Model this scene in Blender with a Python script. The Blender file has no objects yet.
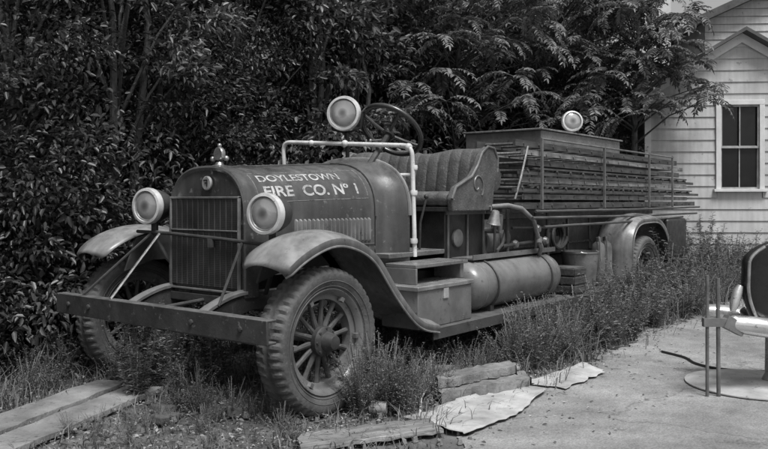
import bpy, bmesh, math, random
import numpy as np
from mathutils import Vector, Matrix, Euler
random.seed(7); rng=np.random.default_rng(7)
S=bpy.context.scene; COL=S.collection
S.view_settings.view_transform='Standard'; S.view_settings.look='None'; S.view_settings.exposure=0
pi=math.pi
# ---------------- materials ----------------
def M(name,c,rough=.5,metal=0,var=.35,scale=5,bump=.15,bscale=45,dust=0,dustc=.22,spec=.4,chip=0,chipc=.3,kind=None):
    m=bpy.data.materials.new(name); m.use_nodes=True; N=m.node_tree.nodes; L=m.node_tree.links
    p=N['Principled BSDF']; tc=N.new('ShaderNodeTexCoord')
    def noise(s,d=8,r=.6):
        n=N.new('ShaderNodeTexNoise'); n.inputs['Scale'].default_value=s; n.inputs['Detail'].default_value=d; n.inputs['Roughness'].default_value=r
        L.new(tc.outputs['Object'],n.inputs['Vector']); return n
    def mr(src,a,b,c1,d1):
        n=N.new('ShaderNodeMapRange'); n.inputs[1].default_value=a;n.inputs[2].default_value=b;n.inputs[3].default_value=c1;n.inputs[4].default_value=d1
        L.new(src,n.inputs[0]); return n.outputs[0]
    def math_(op,a,b):
        n=N.new('ShaderNodeMath'); n.operation=op
        for i,x in enumerate((a,b)):
            if isinstance(x,(int,float)): n.inputs[i].default_value=x
            else: L.new(x,n.inputs[i])
        return n.outputs[0]
    n1=noise(scale); val=math_('MULTIPLY',mr(n1.outputs[0],.3,.7,1-var,1+var),c)
    def mix(f,a,b):
        n=N.new('ShaderNodeMix'); n.data_type='FLOAT'; L.new(f,n.inputs[0])
        for i,x in ((2,a),(3,b)):
            if isinstance(x,(int,float)): n.inputs[i].default_value=x
            else: L.new(x,n.inputs[i])
        return n.outputs[0]
    if chip:
        n3=noise(scale*5,10,.7); val=mix(mr(n3.outputs[0],.64-chip*.1,.68-chip*.08,0,1),val,chipc)
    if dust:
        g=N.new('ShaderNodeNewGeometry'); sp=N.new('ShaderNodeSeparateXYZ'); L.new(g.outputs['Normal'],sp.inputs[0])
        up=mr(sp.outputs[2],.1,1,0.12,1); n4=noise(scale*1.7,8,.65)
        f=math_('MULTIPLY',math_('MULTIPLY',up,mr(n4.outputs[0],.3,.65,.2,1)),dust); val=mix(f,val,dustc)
    hsrc=None
    if kind in('streak','wall'):
        mp=N.new('ShaderNodeMapping'); mp.inputs['Scale'].default_value=(9,9,.9) ; L.new(tc.outputs['Object'],mp.inputs[0])
        n5=N.new('ShaderNodeTexNoise'); n5.inputs['Scale'].default_value=1.6; n5.inputs['Detail'].default_value=6; L.new(mp.outputs[0],n5.inputs['Vector'])
        val=math_('MULTIPLY',val,mr(n5.outputs[0],.35,.7,.72 if kind=='streak' else .85,1.2 if kind=='streak' else 1.06))
    if kind=='wood':
        mp=N.new('ShaderNodeMapping'); mp.inputs['Scale'].default_value=(1.5,26,26); L.new(tc.outputs['Object'],mp.inputs[0])
        n5=N.new('ShaderNodeTexNoise'); n5.inputs['Scale'].default_value=2; n5.inputs['Detail'].default_value=8; L.new(mp.outputs[0],n5.inputs['Vector'])
        val=math_('MULTIPLY',val,mr(n5.outputs[0],.3,.7,.55,1.35)); hsrc=n5.outputs[0]
    if kind=='pave':
        vo=N.new('ShaderNodeTexVoronoi'); vo.feature='DISTANCE_TO_EDGE'; vo.inputs['Scale'].default_value=.55
        nw=noise(2.5,6); mp=N.new('ShaderNodeVectorMath'); mp.operation='ADD'; sc=N.new('ShaderNodeVectorMath'); sc.operation='SCALE'; sc.inputs['Scale'].default_value=.5
        L.new(nw.outputs[1],sc.inputs[0]); L.new(tc.outputs['Object'],mp.inputs[0]); L.new(sc.outputs[0],mp.inputs[1]); L.new(mp.outputs[0],vo.inputs['Vector'])
        val=math_('MULTIPLY',val,mr(vo.outputs[0],.0,.008,.65,1)); n6=noise(90,4,.7); val=math_('MULTIPLY',val,mr(n6.outputs[0],.35,.65,.72,1.28))
        n7=noise(3.5,8,.65); val=math_('MULTIPLY',val,mr(n7.outputs[0],.35,.65,.78,1.15))
    cb=N.new('ShaderNodeCombineColor'); 
    for i in range(3): L.new(val,cb.inputs[i])
    L.new(cb.outputs[0],p.inputs['Base Color'])
    p.inputs['Metallic'].default_value=metal; p.inputs['Specular IOR Level'].default_value=spec
    n2=noise(scale*2.3); L.new(mr(n2.outputs[0],.3,.7,max(.05,rough-.12),min(1,rough+.2)),p.inputs['Roughness'])
    if bump:
        b=N.new('ShaderNodeBump'); b.inputs['Strength'].default_value=bump; b.inputs['Distance'].default_value=.02
        L.new(hsrc if hsrc else noise(bscale,6).outputs[0],b.inputs['Height']); L.new(b.outputs[0],p.inputs['Normal'])
    return m
def leafmat(name,lo,hi,trans=.25,rough=.5):
    m=bpy.data.materials.new(name); m.use_nodes=True; N=m.node_tree.nodes; L=m.node_tree.links
    p=N['Principled BSDF']; a=N.new('ShaderNodeAttribute'); a.attribute_name='tone'
    r=N.new('ShaderNodeMapRange'); r.inputs[3].default_value=lo; r.inputs[4].default_value=hi; L.new(a.outputs['Fac'],r.inputs[0])
    cb=N.new('ShaderNodeCombineColor')
    for i in range(3): L.new(r.outputs[0],cb.inputs[i])
    L.new(cb.outputs[0],p.inputs['Base Color']); p.inputs['Roughness'].default_value=rough; p.inputs['Specular IOR Level'].default_value=.5
    t=N.new('ShaderNodeBsdfTranslucent'); L.new(cb.outputs[0],t.inputs[0]); mx=N.new('ShaderNodeMixShader'); mx.inputs[0].default_value=trans
    L.new(p.outputs[0],mx.inputs[1]); L.new(t.outputs[0],mx.inputs[2]); L.new(mx.outputs[0],N['Material Output'].inputs[0])
    return m
PAINT=M('truck_paint',.05,.26,var=.45,scale=3,dust=.5,dustc=.2,chip=.3,chipc=.15,bump=.05,kind='streak',spec=.6)
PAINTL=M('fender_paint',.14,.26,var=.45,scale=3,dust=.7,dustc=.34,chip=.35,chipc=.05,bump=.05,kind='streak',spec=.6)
DARK=M('dark_iron',.03,.5,var=.5,scale=6,dust=.5,dustc=.12,chip=.2,chipc=.1)
MID=M('grey_iron',.11,.5,var=.5,scale=6,dust=.5,dustc=.22,chip=.3,chipc=.05)
BLACK=M('black_steel',.015,.4,var=.4,dust=.4,dustc=.07)
WHEELB=M('steering_wheel_rubber',.02,.25,var=.4,dust=.5,dustc=.12,bump=.05,spec=.7)
CORE=M('radiator_core',.05,.5,var=.4,scale=4,dust=.3,dustc=.1)
FINS=M('radiator_fin',.06,.45,var=.5,scale=4,bump=0)
BRASS=M('dull_nickel',.5,.3,metal=.6,var=.35,scale=9,bump=.05,chip=.2,chipc=.15)
RIMM=M('bright_lamp_rim',.62,.3,metal=.3,var=.25,scale=9,bump=.03,chip=.15,chipc=.2)
WHITE=M('white_enamel_pipe',.55,.4,var=.25,scale=8,chip=.35,chipc=.12,bump=.06)
RUB=M('tyre_rubber',.07,.75,var=.5,scale=7,dust=.6,dustc=.17,bump=.25,bscale=60,chip=.35,chipc=.14)
LEATH=M('cracked_leather',.07,.4,var=.5,scale=7,dust=.5,dustc=.2,bump=.4,bscale=55,chip=.25,chipc=.22)
SPOKE=M('spoke_wood_paint',.05,.6,var=.5,scale=12,dust=.4,dustc=.18,chip=.3,chipc=.2)
LWOOD=M('ladder_wood',.15,.55,var=.5,scale=4,kind='wood',dust=.5,dustc=.34,bump=.2)
LWOODD=M('ladder_wood_dark',.045,.6,var=.5,scale=4,kind='wood',dust=.5,dustc=.24,bump=.2)
OLDW=M('weathered_board',.2,.85,var=.35,scale=3,bump=.5,bscale=12,kind='wood',chip=.3,chipc=.1)
SLABM=M('grey_slab',.19,.9,var=.45,scale=3.5,bump=.6,bscale=25,chip=.4,chipc=.08)
SASHM=M('sash_paint',.3,.7,var=.3,scale=8)
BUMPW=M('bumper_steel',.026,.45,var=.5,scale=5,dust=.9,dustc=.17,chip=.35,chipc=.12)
LETTER=M('worn_lettering',.36,.6,var=.4,scale=8,chip=.95,chipc=.10,bump=0)
PIN=M('worn_pinstripe',.2,.6,var=.5,scale=8,chip=1.3,chipc=.07,bump=0)
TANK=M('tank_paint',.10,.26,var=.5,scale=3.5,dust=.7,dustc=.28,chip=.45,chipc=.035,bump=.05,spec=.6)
SIDING=M('clapboard_paint',.43,.7,var=.14,scale=2,chip=.25,chipc=.26,bump=.12,kind='wall')
TRIM=M('window_trim_paint',.55,.6,var=.15,scale=4,bump=.05,chip=.15,chipc=.3)
ROOF=M('roof_shingle',.08,.9,var=.3,scale=6)
BARK=M('bark',.07,.9,var=.4,scale=12,bump=.6,bscale=30)
STONE=M('stone',.17,.9,var=.5,scale=7,bump=.9,bscale=16,chip=.3,chipc=.08)
SHEETM=M('weathered_sheet',.36,.85,var=.4,scale=4,bump=.5,bscale=12,chip=.4,chipc=.14)
BRICK=M('brick',.1,.9,var=.3,scale=9,bump=.4)
TIN=M('tin',.5,.4,metal=.2,var=.35,scale=14,chip=.4,chipc=.15)
VINYL=M('black_vinyl',.013,.25,var=.3,bump=.1,dust=.2,dustc=.08)
PORC=M('chair_arm_metal',.6,.2,metal=.75,var=.25,scale=5,chip=.35,chipc=.15,bump=.05)
PLATE=M('base_plate',.40,.5,metal=.0,var=.35,scale=4,chip=.4,chipc=.14)
CHROME=M('tarnished_chrome',.4,.3,metal=.8,var=.4,scale=10)
def lensmat():
    m=bpy.data.materials.new('lamp_lens'); m.use_nodes=True; N=m.node_tree.nodes; L=m.node_tree.links; p=N['Principled BSDF']
    p.inputs['Metallic'].default_value=.45; p.inputs['Roughness'].default_value=.12; p.inputs['Specular IOR Level'].default_value=.8
    tc=N.new('ShaderNodeTexCoord'); w=N.new('ShaderNodeTexNoise'); w.inputs['Scale'].default_value=11; w.inputs['Detail'].default_value=4
    L.new(tc.outputs['Object'],w.inputs[0]); b=N.new('ShaderNodeBump'); b.inputs['Strength'].default_value=.2; b.inputs['Distance'].default_value=.02
    L.new(w.outputs[0],b.inputs['Height']); L.new(b.outputs[0],p.inputs['Normal'])
    g=N.new('ShaderNodeVectorMath'); g.operation='LENGTH'; L.new(tc.outputs['Object'],g.inputs[0])
    r=N.new('ShaderNodeValToRGB'); r.color_ramp.elements[0].position=.035; r.color_ramp.elements[0].color=(.10,.10,.10,1); r.color_ramp.elements[1].position=.12; r.color_ramp.elements[1].color=(.20,.20,.20,1)  # ring tones painted in for reflections inside the lamp bowl
    e=r.color_ramp.elements.new(.06); e.color=(.42,.42,.42,1); e=r.color_ramp.elements.new(.095); e.color=(.30,.30,.30,1)
    L.new(g.outputs['Value'],r.inputs[0]); L.new(r.outputs[0],p.inputs['Base Color']); return m
LENS=lensmat()
GLASS=M('dark_window_glass',.012,.05,var=.2,bump=.02,bscale=2,spec=.35)
LEAF=leafmat('shrub_leaf',.010,.115,.25,.38); LEAF2=leafmat('shrub_leaf_pale',.018,.19,.3,.4); FROND=leafmat('compound_leaf',.04,.25,.3,.5); WOODL=leafmat('far_leaf',.006,.03,.1)
GRASSM=leafmat('grass_blade',.04,.26,.25,.7); WEEDM=leafmat('weed_leaf',.05,.26,.25,.6); LITM=leafmat('litter',.04,.40,.1,.8)
# ---------------- builder ----------------
class B:
    def __init__(s): s.v=[]; s.f=[]
    def add(s,v,f):
        o=len(s.v); s.v+= [tuple(x) for x in v]; s.f+=[tuple(i+o for i in q) for q in f]; return s
    def box(s,x0,x1,y0,y1,z0,z1):
        return s.add([(x0,y0,z0),(x1,y0,z0),(x1,y1,z0),(x0,y1,z0),(x0,y0,z1),(x1,y0,z1),(x1,y1,z1),(x0,y1,z1)],
          [(0,3,2,1),(4,5,6,7),(0,1,5,4),(1,2,6,5),(2,3,7,6),(3,0,4,7)])
    def obox(s,c,size,rot=(0,0,0)):
        b=B().box(-size[0]/2,size[0]/2,-size[1]/2,size[1]/2,-size[2]/2,size[2]/2)
        R=Euler(rot).to_matrix(); return s.add([R@Vector(p)+Vector(c) for p in b.v],b.f)
    def beam(s,p0,p1,w,h):
        p0=Vector(p0);p1=Vector(p1);d=(p1-p0).normalized();up=Vector((0,0,1)) if abs(d.z)<.95 else Vector((1,0,0))
        a=d.cross(up).normalized()*w/2;b=a.cross(d).normalized()*h/2
        v=[p0-a-b,p0+a-b,p0+a+b,p0-a+b,p1-a-b,p1+a-b,p1+a+b,p1-a+b]
        return s.add(v,[(0,1,2,3),(7,6,5,4),(0,4,5,1),(1,5,6,2),(2,6,7,3),(3,7,4,0)])
    def tube(s,pts,r,n=10,closed=False):
        P=[Vector(p) for p in pts]; m=len(P); rs=r if isinstance(r,(list,tuple)) else [r]*m
        T=[]
        for i in range(m):
            a=P[(i-1)%m] if (closed or i>0) else P[0]; b=P[(i+1)%m] if (closed or i<m-1) else P[-1]; T.append((b-a).normalized())
        u=T[0].orthogonal().normalized(); V=[]
        for i in range(m):
            u=(u-T[i]*u.dot(T[i])).normalized(); w=T[i].cross(u)
            for k in range(n):
                an=2*pi*k/n; V.append(P[i]+(u*math.cos(an)+w*math.sin(an))*rs[i])
        F=[]
        for i in range(m if closed else m-1):
            for k in range(n):
                j=(i+1)%m; F.append((i*n+k,i*n+(k+1)%n,j*n+(k+1)%n,j*n+k))
        if not closed: F.append(tuple(range(n-1,-1,-1))); F.append(tuple((m-1)*n+k for k in range(n)))
        return s.add(V,F)
    def lathe(s,prof,o,axis,n=32):
        A=Vector(axis).normalized(); u=A.orthogonal().normalized(); w=A.cross(u); o=Vector(o); V=[]
        for r,h in prof:
            for k in range(n):
                an=2*pi*k/n; V.append(o+A*h+(u*math.cos(an)+w*math.sin(an))*max(r,1e-4))
        F=[]
        for i in range(len(prof)-1):
            for k in range(n): F.append((i*n+k,i*n+(k+1)%n,(i+1)*n+(k+1)%n,(i+1)*n+k))
        F.append(tuple(range(n-1,-1,-1))); F.append(tuple((len(prof)-1)*n+k for k in range(n)))
        return s.add(V,F)
    def loft(s,rings,closed=True,cap=True):
        n=len(rings[0]); V=[p for r in rings for p in r]; F=[]
        for i in range(len(rings)-1):
            for k in range(n if closed else n-1): F.append((i*n+k,i*n+(k+1)%n,(i+1)*n+(k+1)%n,(i+1)*n+k))
        if cap and closed: F.append(tuple(range(n-1,-1,-1))); F.append(tuple((len(rings)-1)*n+k for k in range(n)))
        return s.add(V,F)
    def prism(s,poly,y0,y1):
        return s.loft([[(x,y0,z) for x,z in poly],[(x,y1,z) for x,z in poly]])
    def ball(s,c,r,n=12):
        return s.lathe([(r*math.sin(pi*i/8),-r*math.cos(pi*i/8)) for i in range(9)],c,(0,0,1),n)
    def obj(s,name,mat,parent=None,loc=(0,0,0),bevel=0,smooth=35,solid=0,label=None,rot=None):
        me=bpy.data.meshes.new(name); me.from_pydata([tuple(x) for x in s.v],[],s.f)
        bm=bmesh.new(); bm.from_mesh(me); bmesh.ops.recalc_face_normals(bm,faces=bm.faces); bm.to_mesh(me); bm.free()
        me.materials.append(mat); me.polygons.foreach_set('use_smooth',[True]*len(me.polygons)); me.set_sharp_from_angle(angle=math.radians(smooth))
        o=bpy.data.objects.new(name,me); COL.objects.link(o); o.location=loc
        if rot: o.rotation_euler=rot
        if parent: o.parent=parent
        if solid:
            m=o.modifiers.new('solid','SOLIDIFY'); m.thickness=solid; m.offset=0
        if bevel:
            m=o.modifiers.new('bevel','BEVEL'); m.width=bevel; m.segments=2; m.limit_method='ANGLE'; m.angle_limit=math.radians(40)
        if label: o['label']=label
        return o
def empty(name,loc,label,cat,rot=0,group=None):
    o=bpy.data.objects.new(name,None); o.empty_display_size=.2; COL.objects.link(o); o.location=loc; o.rotation_euler=(0,0,rot)
    o['label']=label; o['category']=cat
    if group: o['group']=group
    return o
def top(o,label,cat,group=None):
    o['label']=label;o['category']=cat
    if group:o['group']=group
    return o
def np_mesh(name,V,F,mat,tone=None,smooth=False):
    me=bpy.data.meshes.new(name); V=np.asarray(V,dtype=np.float32).reshape(-1,3); F=np.asarray(F,dtype=np.int32)
    me.vertices.add(len(V)); me.vertices.foreach_set('co',V.ravel()); k=F.shape[1]
    me.loops.add(F.size); me.loops.foreach_set('vertex_index',F.ravel()); me.polygons.add(len(F))
    me.polygons.foreach_set('loop_start',np.arange(0,F.size,k,dtype=np.int32)); me.update(calc_edges=True)
    me.materials.append(mat)
    if tone is not None:
        a=me.attributes.new('tone','FLOAT','POINT'); a.data.foreach_set('value',np.asarray(tone,dtype=np.float32))
    return me
def unit(a): return a/np.maximum(np.linalg.norm(a,axis=-1,keepdims=True),1e-6)
def leaves(P,D,Nn,Ln,W,tone,fold=.25):
    D=unit(D); Sd=unit(np.cross(D,Nn)); Nn=np.cross(Sd,D); n=len(P); Ln=Ln[:,None];W=W[:,None]
    V=np.stack([P, P+D*Ln*.28-Sd*W*.42+Nn*W*fold, P+D*Ln*.65-Sd*W*.38+Nn*W*fold*.8, P+D*Ln-Nn*Ln*.12, P+D*Ln*.65+Sd*W*.38+Nn*W*fold*.8, P+D*Ln*.28+Sd*W*.42+Nn*W*fold],1)
    b=np.arange(n)[:,None]*6; F=np.concatenate([b+np.array([[0,1,2,3]]),b+np.array([[0,3,4,5]])],0)
    return V.reshape(-1,3),F,np.repeat(tone,6)
# ---------------- camera, world, sun ----------------
cam=bpy.data.cameras.new('camera'); co=bpy.data.objects.new('camera',cam); COL.objects.link(co); S.camera=co
co.location=(-3.85,-3.42,1.39); co.rotation_euler=(pi/2,0,math.radians(-52.1)); cam.lens=792/768*36; cam.sensor_width=36; cam.shift_y=-.0319; cam.clip_end=1000
w=bpy.data.worlds.new('World'); S.world=w; w.use_nodes=True; N=w.node_tree.nodes; L=w.node_tree.links
sk=N.new('ShaderNodeTexSky'); sk.sky_type='NISHITA'; sk.sun_disc=False
EL=math.radians(62); AZv=Vector((-.45,-.9,0)).normalized()
sk.sun_elevation=EL; sk.sun_rotation=math.atan2(AZv.x,AZv.y); sk.air_density=1; sk.dust_density=3
bw=N.new('ShaderNodeRGBToBW'); L.new(sk.outputs[0],bw.inputs[0]); L.new(bw.outputs[0],N['Background'].inputs[0]); N['Background'].inputs[1].default_value=.15
sl=bpy.data.lights.new('sun','SUN'); sl.energy=3.8; sl.angle=math.radians(20); so=bpy.data.objects.new('sun',sl); COL.objects.link(so)
sd=Vector((AZv.x*math.cos(EL),AZv.y*math.cos(EL),math.sin(EL))); so.rotation_euler=sd.to_track_quat('Z','Y').to_euler()
# ---------------- ground ----------------
def ground():
    xs=np.concatenate([np.linspace(-200,-6,8)[:-1],np.linspace(-6,14,110),np.linspace(14,200,8)[1:]])
    ys=np.concatenate([np.linspace(-200,-5,8)[:-1],np.linspace(-5,9,90),np.linspace(9,200,8)[1:]])
    X,Y=np.meshgrid(xs,ys,indexing='ij'); Z=.012*np.sin(X*2.1+Y*1.3)*np.sin(Y*2.7)+.008*np.sin(X*5+1)*np.sin(Y*6.1)-.022
    Z=np.where(Y<-.35,Z*.3-.012,Z)
    V=np.stack([X,Y,Z],-1).reshape(-1,3); a,b=len(xs),len(ys); i,j=np.meshgrid(np.arange(a-1),np.arange(b-1),indexing='ij'); q=(i*b+j).ravel()
    F=np.stack([q,q+b,q+b+1,q+1],1)
    m=M('dirt',.11,.95,var=.6,scale=2.2,bump=1,bscale=14,chip=.4,chipc=.2)
    me=np_mesh('ground',V,F,m); o=bpy.data.objects.new('ground',me); COL.objects.link(o); o['kind']='structure'; me.polygons.foreach_set('use_smooth',[True]*len(me.polygons))
ground()
PAVE=M('pavement_surface',.235,.85,var=.35,scale=.8,bump=.7,bscale=30,chip=.3,chipc=.13,kind='pave')
def pavement():
    xs=np.arange(-1.2,13,.05); rr=np.random.default_rng(3)
    edge=-.55+.10*np.sin(xs*1.7)+.07*np.sin(xs*4.3+1)+.03*rr.standard_normal(len(xs)); edge=np.where(xs<.9,edge-.28-.25*np.clip(.9-xs,0,1.2),edge)
    rings=[]
    for x,e in zip(xs,edge):
        rings.append([(x,e,-.006),(x,e-.06,.004),(x,e-.5,.008),(x,-4,.008),(x,-14,.008)])
    B().loft(rings,closed=False).obj('pavement',PAVE)['kind']='structure'
pavement()
# ---------------- truck ----------------
YC=1.05; TL=Vector((3,YC,0))
T=empty('fire_truck',TL,'derelict vintage open-cab fire truck with ladders, standing in weeds','fire truck')
def part(o,loc=(0,0,0)):
    o.parent=T; o.location=Vector(loc)-TL; return o
def tp(b,name,mat,**k): return part(b.obj(name,mat,**k))
def sub(b,parent,name,mat,**k): return b.obj(name,mat,parent=parent,**k)
def lerp(a,b,t): return a+(b-a)*t
def hsec(x):
    t=(x+.12)/1.27
    w=lerp(.405,.49,t); zt=lerp(1.62,1.69,t)
    if x>1.15:
        u=min(1,(x-1.15)/.28); u=u*u*(3-2*u); w+=.12*u; zt+=.04*u
    return w,lerp(1.24,1.26,t),zt
PW=.78
def hpt(x,th,off=0):
    w,zs,zt=hsec(x); c=math.cos(th);s=math.sin(th)
    return (x,YC-(w+off)*abs(c)**PW*(1 if c>=0 else -1),zs+(zt+off-zs)*max(s,0)**PW)
def hring(x,zb=.86,off=0,n=28):
    w,_,_=hsec(x); r=[(x,YC-w-off,zb)]+[hpt(x,pi*i/n,off) for i in range(n+1)]+[(x,YC+w+off,zb)]
    return r
hood=tp(B().loft([hring(x) for x in np.linspace(-.06,1.14,9)]),'hood',PAINT)
b=B(); rings=[hring(x,.80) for x in np.linspace(1.15,1.43,7)]+[hring(1.43,.80,-.02),hring(1.2,.80,-.02)]
b.loft(rings,cap=False); cowl=tp(b,'cowl',PAINT)
b=B(); 
b.tube([hpt(x,pi/2,.004) for x in np.linspace(-.06,1.14,6)],.008,8)
b.tube([hpt(1.15,pi*i/24,.006) for i in range(25)],.010,8)
b.tube([(x,YC-hsec(x)[0]-.004,1.04) for x in (-.05,1.13)],.007,8)
sub(b,hood,'moulding',PAINT)
b=B(); b.tube([hpt(1.43,pi*i/24,.0) for i in range(25)],.018,8); sub(b,cowl,'cowl_edge',PAINTL)
b=B()
for i in range(19):
    x=.28+i*.043; y=YC-hsec(x)[0]
    b.loft([[(x,y+.002,z),(x+.008,y-.018*k,z),(x+.022,y-.02*k,z),(x+.03,y+.002,z)] for z,k in ((1.06,0.1),(1.075,1),(1.235,1),(1.25,.1))])
sub(b,hood,'louver_panel',PAINTL)
for i in range(12):
    x=.0+i*.1; y=YC-hsec(x)[0]
    if i%3==0: sub(B().lathe([(.009,-.005),(.009,.006),(.004,.009)],(x,y,.93),(0,-1,0),8),hood,'rivet',DARK)
b=B()
b.tube([(.2,YC-.40,.98),(.2,YC-.47,.98),(.32,YC-.48,.98),(.32,YC-.40,.98)],.008,6)
sub(b,hood,'hood_handle',BRASS)
ths=np.linspace(0,pi/2,200); pts=np.array([hpt(.5,t)[1:] for t in ths]); arc=np.concatenate([[0],np.cumsum(np.linalg.norm(np.diff(pts,axis=0),axis=1))])
def lettering(txt,x0,x1,a0,h,name,stroke=0):
    cu=bpy.data.curves.new('t','FONT'); cu.body=txt; cu.size=1; cu.offset=stroke; ob=bpy.data.objects.new('t',cu); COL.objects.link(ob)
    dg=bpy.context.evaluated_depsgraph_get(); me=bpy.data.meshes.new_from_object(ob.evaluated_get(dg)); bpy.data.objects.remove(ob)
    bm=bmesh.new(); bm.from_mesh(me)
    xs=[v.co.x for v in bm.verts]; ys=[v.co.y for v in bm.verts]; mx,Mx,my,My=min(xs),max(xs),min(ys),max(ys)
    for v in bm.verts: v.co.x=x0+(v.co.x-mx)/(Mx-mx)*(x1-x0); v.co.y=a0+(v.co.y-my)/(My-my)*h
    for _ in range(2):
        es=[e for e in bm.edges if e.calc_length()>.02]
        if es: bmesh.ops.subdivide_edges(bm,edges=es,cuts=1)
    for v in bm.verts:
        th=float(np.interp(v.co.y,arc,ths)); v.co=hpt(v.co.x,th,.0025)
    bm.to_mesh(me); bm.free(); me.materials.clear(); me.materials.append(LETTER)
    o=bpy.data.objects.new(name,me); COL.objects.link(o); o.parent=hood; return o
lettering('FIRE  CO. Nº 1',.03,.98,.175,.09,'lettering',.024)
lettering('DOYLESTOWN',.02,.84,.305,.072,'lettering',.02)
b=B()
for a in (.14,.41):
    b.tube([hpt(x,float(np.interp(a,arc,ths)),.0) for x in np.linspace(-.03,1.08,8)],.0028,5)
for x in (-.03,1.08): b.tube([hpt(x,float(np.interp(a,arc,ths)),.0) for a in np.linspace(.14,.41,8)],.0028,5)
sub(b,hood,'pinstripe',PIN)
# radiator
b=B()
outer=lambda x,o: [(x,YC-hsec(-.1)[0]-o,.72)]+[(x,)+tuple(hpt(-.1,pi*i/28,o)[1:]) for i in range(29)]+[(x,YC+hsec(-.1)[0]+o,.72)]
b.loft([outer(-.17,-.02),outer(-.185,0),outer(-.175,.014),outer(-.06,.014)])
rad=tp(b,'radiator',PAINT)
b=B(); b.box(-.191,-.18,YC-.36,YC+.36,.78,1.40)
core=sub(b,rad,'radiator_core',CORE)
b=B()
for i in range(48): b.box(-.1965,-.19,YC-.36,YC+.36,.785+i*.013,.788+i*.013)
for i in range(1,12): b.box(-.199,-.192,YC-.36+i*.06-.003,YC-.36+i*.06+.003,.78,1.40)
sub(b,core,'radiator_fins',FINS)
b=B()
for y in (YC-.375,YC+.36): b.box(-.205,-.18,y,y+.014,.76,1.415)
for z in (.745,1.40): b.box(-.206,-.18,YC-.375,YC+.375,z,z+.014)
b.box(-.206,-.19,YC-.36,YC+.36,1.17,1.18)
sub(b,rad,'radiator_trim',MID,bevel=.003)
b=B(); b.lathe([(.0,.0),(.05,.0),(.05,.012),(.043,.016),(0,.012)],(-.183,YC-.03,1.51),(-1,0,0),24)
badge=sub(b,rad,'badge',BRASS)
b=B(); z=1.51; b.box(-.202,-.198,YC-.03-.015,YC-.03-.008+.001,z-.025,z+.025); b.box(-.202,-.198,YC-.03-.008,YC-.01+.006,z+.016,z+.025);b.box(-.202,-.198,YC-.03-.008,YC-.02+.004,z-.003,z+.005)
sub(b,badge,'badge_mark',BLACK)
b=B(); b.lathe([(.055,0),(.06,.03),(.035,.035),(.024,.055)],(-.05,YC,1.61),(0,0,1),16)
b.lathe([(.045,-.018),(.05,-.01),(.05,.01),(.045,.018)],(-.05,YC,1.725),(1,0,0),20); b.tube([(-.05,YC-.075,1.69),(-.05,YC+.075,1.69)],.01,8); b.ball((-.05,YC-.075,1.69),.02); b.ball((-.05,YC+.075,1.69),.02); b.ball((-.05,YC,1.785),.017)
sub(b,rad,'radiator_cap',CHROME)
# bumper
b=B(); b.loft([[(-.70,y,.555),(-.70,y,.70),(-.62,y,.70),(-.62,y,.685),(-.68,y,.685),(-.68,y,.57),(-.62,y,.57),(-.62,y,.555)] for y in (-.12,2.12)])
bp=tp(b,'bumper',BUMPW,bevel=.005)
for y in (.1,.55,1.69,1.95): sub(B().lathe([(.018,0),(.018,.012),(.01,.016)],(-.70,y,.63),(-1,0,0),8),bp,'bolt',DARK)
# chassis
b=B()
for y in (.67,1.45):
    pr=[(-.62,.60),(-.5,.63),(-.3,.72),(-.1,.76),(.3,.76),(7.35,.76)]
    poly=pr+[(x,z-(.06 if x<-.4 else .13)) for x,z in reversed(pr)]
    b.prism(poly,y-.03,y+.03)
for x in (.9,2.2,3.6,5.1,6.8): b.box(x,x+.08,.69,1.43,.64,.75)
b.box(-.2,.1,.69,1.43,.66,.72)
tp(b,'chassis',DARK,bevel=.006)
for y in (.67,1.45):
    b=B()
    for k in range(5):
        l=.62-k*.1; zz=.52-.02*k; rings=[]
        for i in range(13):
            t=-1+i/6; x=t*l; z=zz+.09*(t*l/.62)**2
            rings.append([(x,y-.035,z),(x,y+.035,z),(x,y+.035,z+.014),(x,y-.035,z+.014)])
        b.loft(rings)
    b.lathe([(.03,-.04),(.03,.04)],(-.62,y,.61),(0,1,0),12); b.lathe([(.03,-.04),(.03,.04)],(.62,y,.61),(0,1,0),12)
    b.box(-.04,.04,y-.045,y+.045,.40,.56)
    tp(b,'leaf_spring',DARK)
    b=B(); rings=[]
    for i in range(13):
        t=i/12; x=-.66+.5*t; z=.585+.17*math.sin(t*pi/2)
        rings.append([(x,y-.045,z-.01),(x,y-.045,z+.010),(x,y,z+.022),(x,y+.045,z+.010),(x,y+.045,z-.01)])
    b.loft(rings); tp(b,'dumb_iron',MID)
b=B(); b.tube([(0,.25,.485),(0,.5,.47),(0,.75,.41),(0,1.5,.41),(0,1.74,.47),(0,1.99,.485)],.038,10); b.tube([(-.18,.33,.43),(-.18,1.91,.43)],.018,8)
b.beam((0,.28,.5),(-.18,.33,.43),.03,.03);b.beam((0,1.96,.5),(-.18,1.91,.43),.03,.03)
tp(b,'front_axle',MID)
b=B(); b.tube([(5.85,.3,.485),(5.85,1.95,.485)],.06,12); b.ball((5.85,YC,.485),.2,16); tp(b,'rear_axle',DARK)
b=B(); b.tube([(-.22,.30,1.09),(-.23,.8,1.12),(-.23,1.4,1.145),(-.22,1.80,1.15)],.013,8)
for y in (.36,1.63):
    z=1.105+(y-.47)*.035
    b.tube([(-.2,y,z+.1),(-.2,y,z-.0),(-.12,y+(.06 if y<1 else -.06),.95),(.0,y+(.26 if y<1 else -.22),.74)],.016,8)
b.tube([(-.23,.93,1.12),(-.23,.93,1.06)],.03,8)
tp(b,'lamp_bar',DARK)
for p,mm in (([(-.24,1.50,1.14),(-.66,1.48,.70)],CHROME),([(-.24,1.60,1.14),(-.66,1.83,.70)],DARK),([(-.24,.60,1.1),(-.5,.53,.71)],DARK)):
    tp(B().tube(p,.010,6),'brace_rod',mm)
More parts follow.
